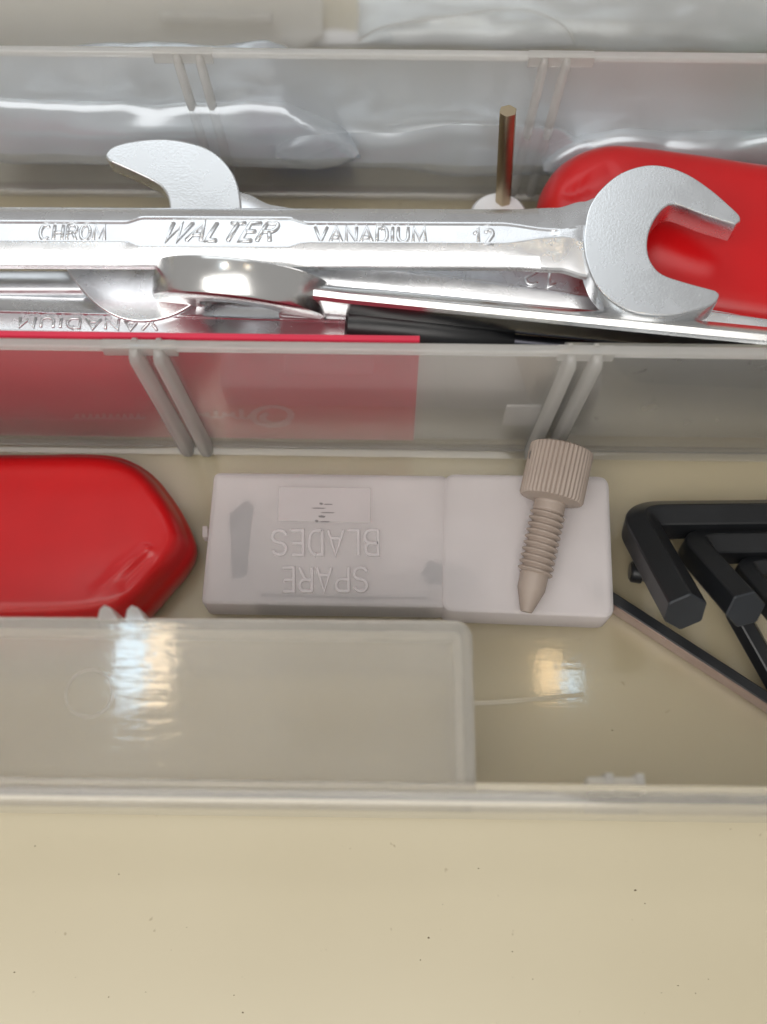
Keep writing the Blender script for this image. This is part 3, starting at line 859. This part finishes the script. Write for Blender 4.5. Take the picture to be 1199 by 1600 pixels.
V, F = lathe(pa, (pb - pa).normalized(), [(0, 1.8), (0.4, 2.3), (2.4, 2.5), (2.8, 2.0), (7, 2.0)]); tag(make('set_screw', V, F, 'black', origin=pa - Vector((0, 0, 3.1))), 'small dark screw between the blade case and the largest hex key', 'screw')

# ------------------------------------------------------------------ bags and parts behind the back wall
def bag(label, px4, z0, zt3, amp, seed, nu=56, nv=26):
    c = [P(u, v, zt3) for u, v in px4]
    cen = (c[0] + c[1] + c[2] + c[3]) / 4
    V, F = [], []
    for sgn in (1, -1):
        i0 = len(V)
        for j in range(nv + 1):
            for i in range(nu + 1):
                s, t = i / nu, j / nv
                p = c[0].lerp(c[1], s).lerp(c[3].lerp(c[2], s), t)
                edge = min(1, 7 * min(s, 1 - s, t * 0.7, (1 - t) * 0.7)) ** 0.6 if 0 < s < 1 and 0 < t < 1 else 0
                q = Vector((p.x * 0.022 + seed, p.y * 0.05, 0))
                n1 = noise.noise(q) + 0.6 * abs(noise.noise(q * 2.7 + Vector((3, 1, 0)))) + 0.15 * abs(noise.noise(q * 5.1))
                h = (zt3 - z0) * 0.5
                z = z0 + h + sgn * edge * (h * 0.55 + amp * n1 * 0.5)
                V.append((p.x + 1.2 * noise.noise(q * 3), p.y + 1.2 * noise.noise(q * 3 + Vector((9, 0, 0))), max(z0, z)))
        for j in range(nv):
            for i in range(nu):
                a_ = i0 + j * (nu + 1) + i; f = (a_, a_ + 1, a_ + nu + 2, a_ + nu + 1)
                F.append(f if sgn > 0 else f[::-1])
    o = make('plastic_bag', V, F, 'film', origin=(cen.x, cen.y, z0), angle=180)
    tag(o, label, 'plastic bag', 'clear plastic bags')
bag('crinkled clear plastic bag behind the back wall at the left', [(-160, 150), (560, 165), (500, 10), (-160, -10)], 3, 40, 9, 1.3)
bag('crinkled clear plastic bag behind the back wall in the middle', [(420, 190), (960, 200), (900, 60), (430, 40)], 2, 30, 8, 5.1)
bag('crinkled clear plastic bag behind the back wall at the right', [(860, 210), (1360, 230), (1360, 90), (840, 80)], 2, 30, 8, 9.7)

bag('flat hazy plastic bag at the very top right beyond the back wall', [(560, 30), (1330, 44), (1330, -70), (560, -80)], 1, 16, 5, 14.2)

def thing_on_wall(name, pxs, z0, z1, mat, label, cat, bev=0.8):
    V, F = plate([tuple(P(u, v, z1)[:2]) for u, v in pxs], [(0, z0), (0, z1)])
    return tag(make(name, V, F, mat, origin=P(pxs[0][0], pxs[0][1], z0), bevel=bev), label, cat)
thing_on_wall('blue_packet', [(425, 196), (548, 194), (552, 226), (422, 228)], 0.5, 12, 'blue', 'small blue packet dimly seen through the back wall', 'packet')
thing_on_wall('purple_packet', [(380, 170), (500, 168), (500, 190), (384, 192)], 0.5, 14, 'purple', 'small purple packet beside the blue one behind the back wall', 'packet')
thing_on_wall('green_part', [(1150, 130), (1290, 130), (1290, 235), (1160, 235)], 0.5, 16, 'green', 'green plastic part at the right edge behind the back wall', 'plastic part')
pa, pb = P(20, 205, 5), P(420, 190, 5)
V, F = sweep([pa, pb], circle(4.4, 20)); tag(make('steel_rod', V, F, 'steel', origin=pa - Vector((0, 0, 4))), 'steel rod dimly seen behind the back wall at the left', 'steel rod')
rg = []
c = P(985, 170, 6)
for k_ in range(48):
    t = 2 * math.pi * k_ / 48; e = Vector((math.cos(t), math.sin(t), 0))
    rg.append([c + e * 12 + (e * math.cos(q_) + Vector((0, 0, math.sin(q_)))) * 3.2 for q_ in [2 * math.pi * m_ / 12 for m_ in range(12)]])
V, F = loft(rg + [rg[0]], caps=False); tag(make('steel_ring', V, F, 'steel', origin=c - Vector((0, 0, 3.2))), 'dark steel ring dimly seen behind the back wall at the right', 'ring')
V, F = plate([tuple(P(u, v, 9)[:2]) for u, v in ((-260, 90), (440, 86), (505, 50), (505, -70), (-260, -70))], [(0, 7), (0, 8.6), (0.4, 9)])
tag(make('clear_tray_lid', V, F, 'pprib', origin=P(100, 30, 7)), 'hazy clear plastic lid behind the back wall at the top left', 'lid')
V, F = plate([tuple(P(u, v, 6)[:2]) for u, v in ((440, 66), (900, 66), (880, 50), (560, 48), (520, 44), (440, 54))], [(0, 4.5), (0, 6)])
tag(make('paper_slip', V, F, 'white', origin=P(600, 60, 4.5)), 'white paper slip edge just behind the top of the back wall', 'paper')
V, F = sweep([P(250, 22, 11), P(330, 24, 11), P(425, 24, 11)], circle(1.5, 14)); tag(make('plastic_tube', V, F, 'pprib', origin=P(300, 24, 9)), 'pale round ended tube on the hazy lid at the top left', 'tube')
# thin pale wire looping above the back wall
wp = [P(u, v, z) for u, v, z in ((560, 60, 16), (600, 40, 17), (680, 27, 18), (760, 16, 19), (815, 13, 19), (860, 26, 18), (888, 46, 17), (898, 66, 16))]
pts = []
for i in range(len(wp) - 1):
    p0, p1, p2, p3 = (wp[max(0, min(len(wp) - 1, i + k_))] for k_ in (-1, 0, 1, 2))
    for j in range(6):
        t = j / 6; pts.append(0.5 * (2 * p1 + (p2 - p0) * t + (2 * p0 - 5 * p1 + 4 * p2 - p3) * t * t + (3 * p1 - p0 - 3 * p2 + p3) * t ** 3))
V, F = sweep(pts, circle(0.22, 8)); tag(make('pale_wire', V, F, 'pprib', origin=wp[0]), 'thin pale wire looping above the back wall', 'wire')

# ------------------------------------------------------------------ dust
dv_, df_ = [], []
spots = [(55, 1322, 3), (292, 1449, 2), (670, 1465, 3), (801, 1487, 3), (993, 1391, 4), (1008, 1412, 2), (1107, 1530, 3), (1060, 1540, 3), (23, 1519, 3), (228, 1550, 2), (380, 1582, 3), (748, 1357, 3), (170, 1558, 2), (1034, 1551, 2), (1087, 1552, 2), (657, 1500, 2), (366, 1555, 2), (833, 1530, 2), (118, 1527, 1.5), (186, 1366, 2)]
for _ in range(25): spots.append((random.uniform(0, 1199), random.uniform(1290, 1600), random.uniform(0.6, 1.2)))
def fleck(u, v, r, z):
    i = len(dv_); c = P(u, v, z); a0 = random.uniform(0, 6.28); el = random.uniform(0.35, 1.0); rr = r / 12.0
    ring = []
    for k_ in range(6):
        t = a0 + k_ * math.pi / 3; q_ = rr * random.uniform(0.6, 1.1)
        x, y = q_ * math.cos(t), q_ * el * math.sin(t)
        ring.append(c + Vector((x, y, 0)))
    dv_.extend(ring); dv_.append(c + Vector((0, 0, rr * 0.6)))
    for k_ in range(6): df_.append((i + k_, i + (k_ + 1) % 6, i + 6))
for u, v, r in spots: fleck(u, v, r, TZ + 0.01)
for u, v, r in ((957, 1141, 3), (1143, 1160, 2), (840, 1140, 1.5), (925, 1165, 1.5), (770, 1055, 1.5), (905, 1000, 2), (760, 1180, 2)): fleck(u, v, r, 0.02)
for _ in range(12): fleck(random.uniform(740, 1180), random.uniform(990, 1190), random.uniform(.5, 1), 0.02)
o = make('dust_specks', dv_, df_, 'dust'); o['kind'] = 'stuff'
tag(o, 'dark dust specks scattered on the beige table and tray floor', 'dust')

for o in sc.objects:
    if '_o' in o: del o['_o']
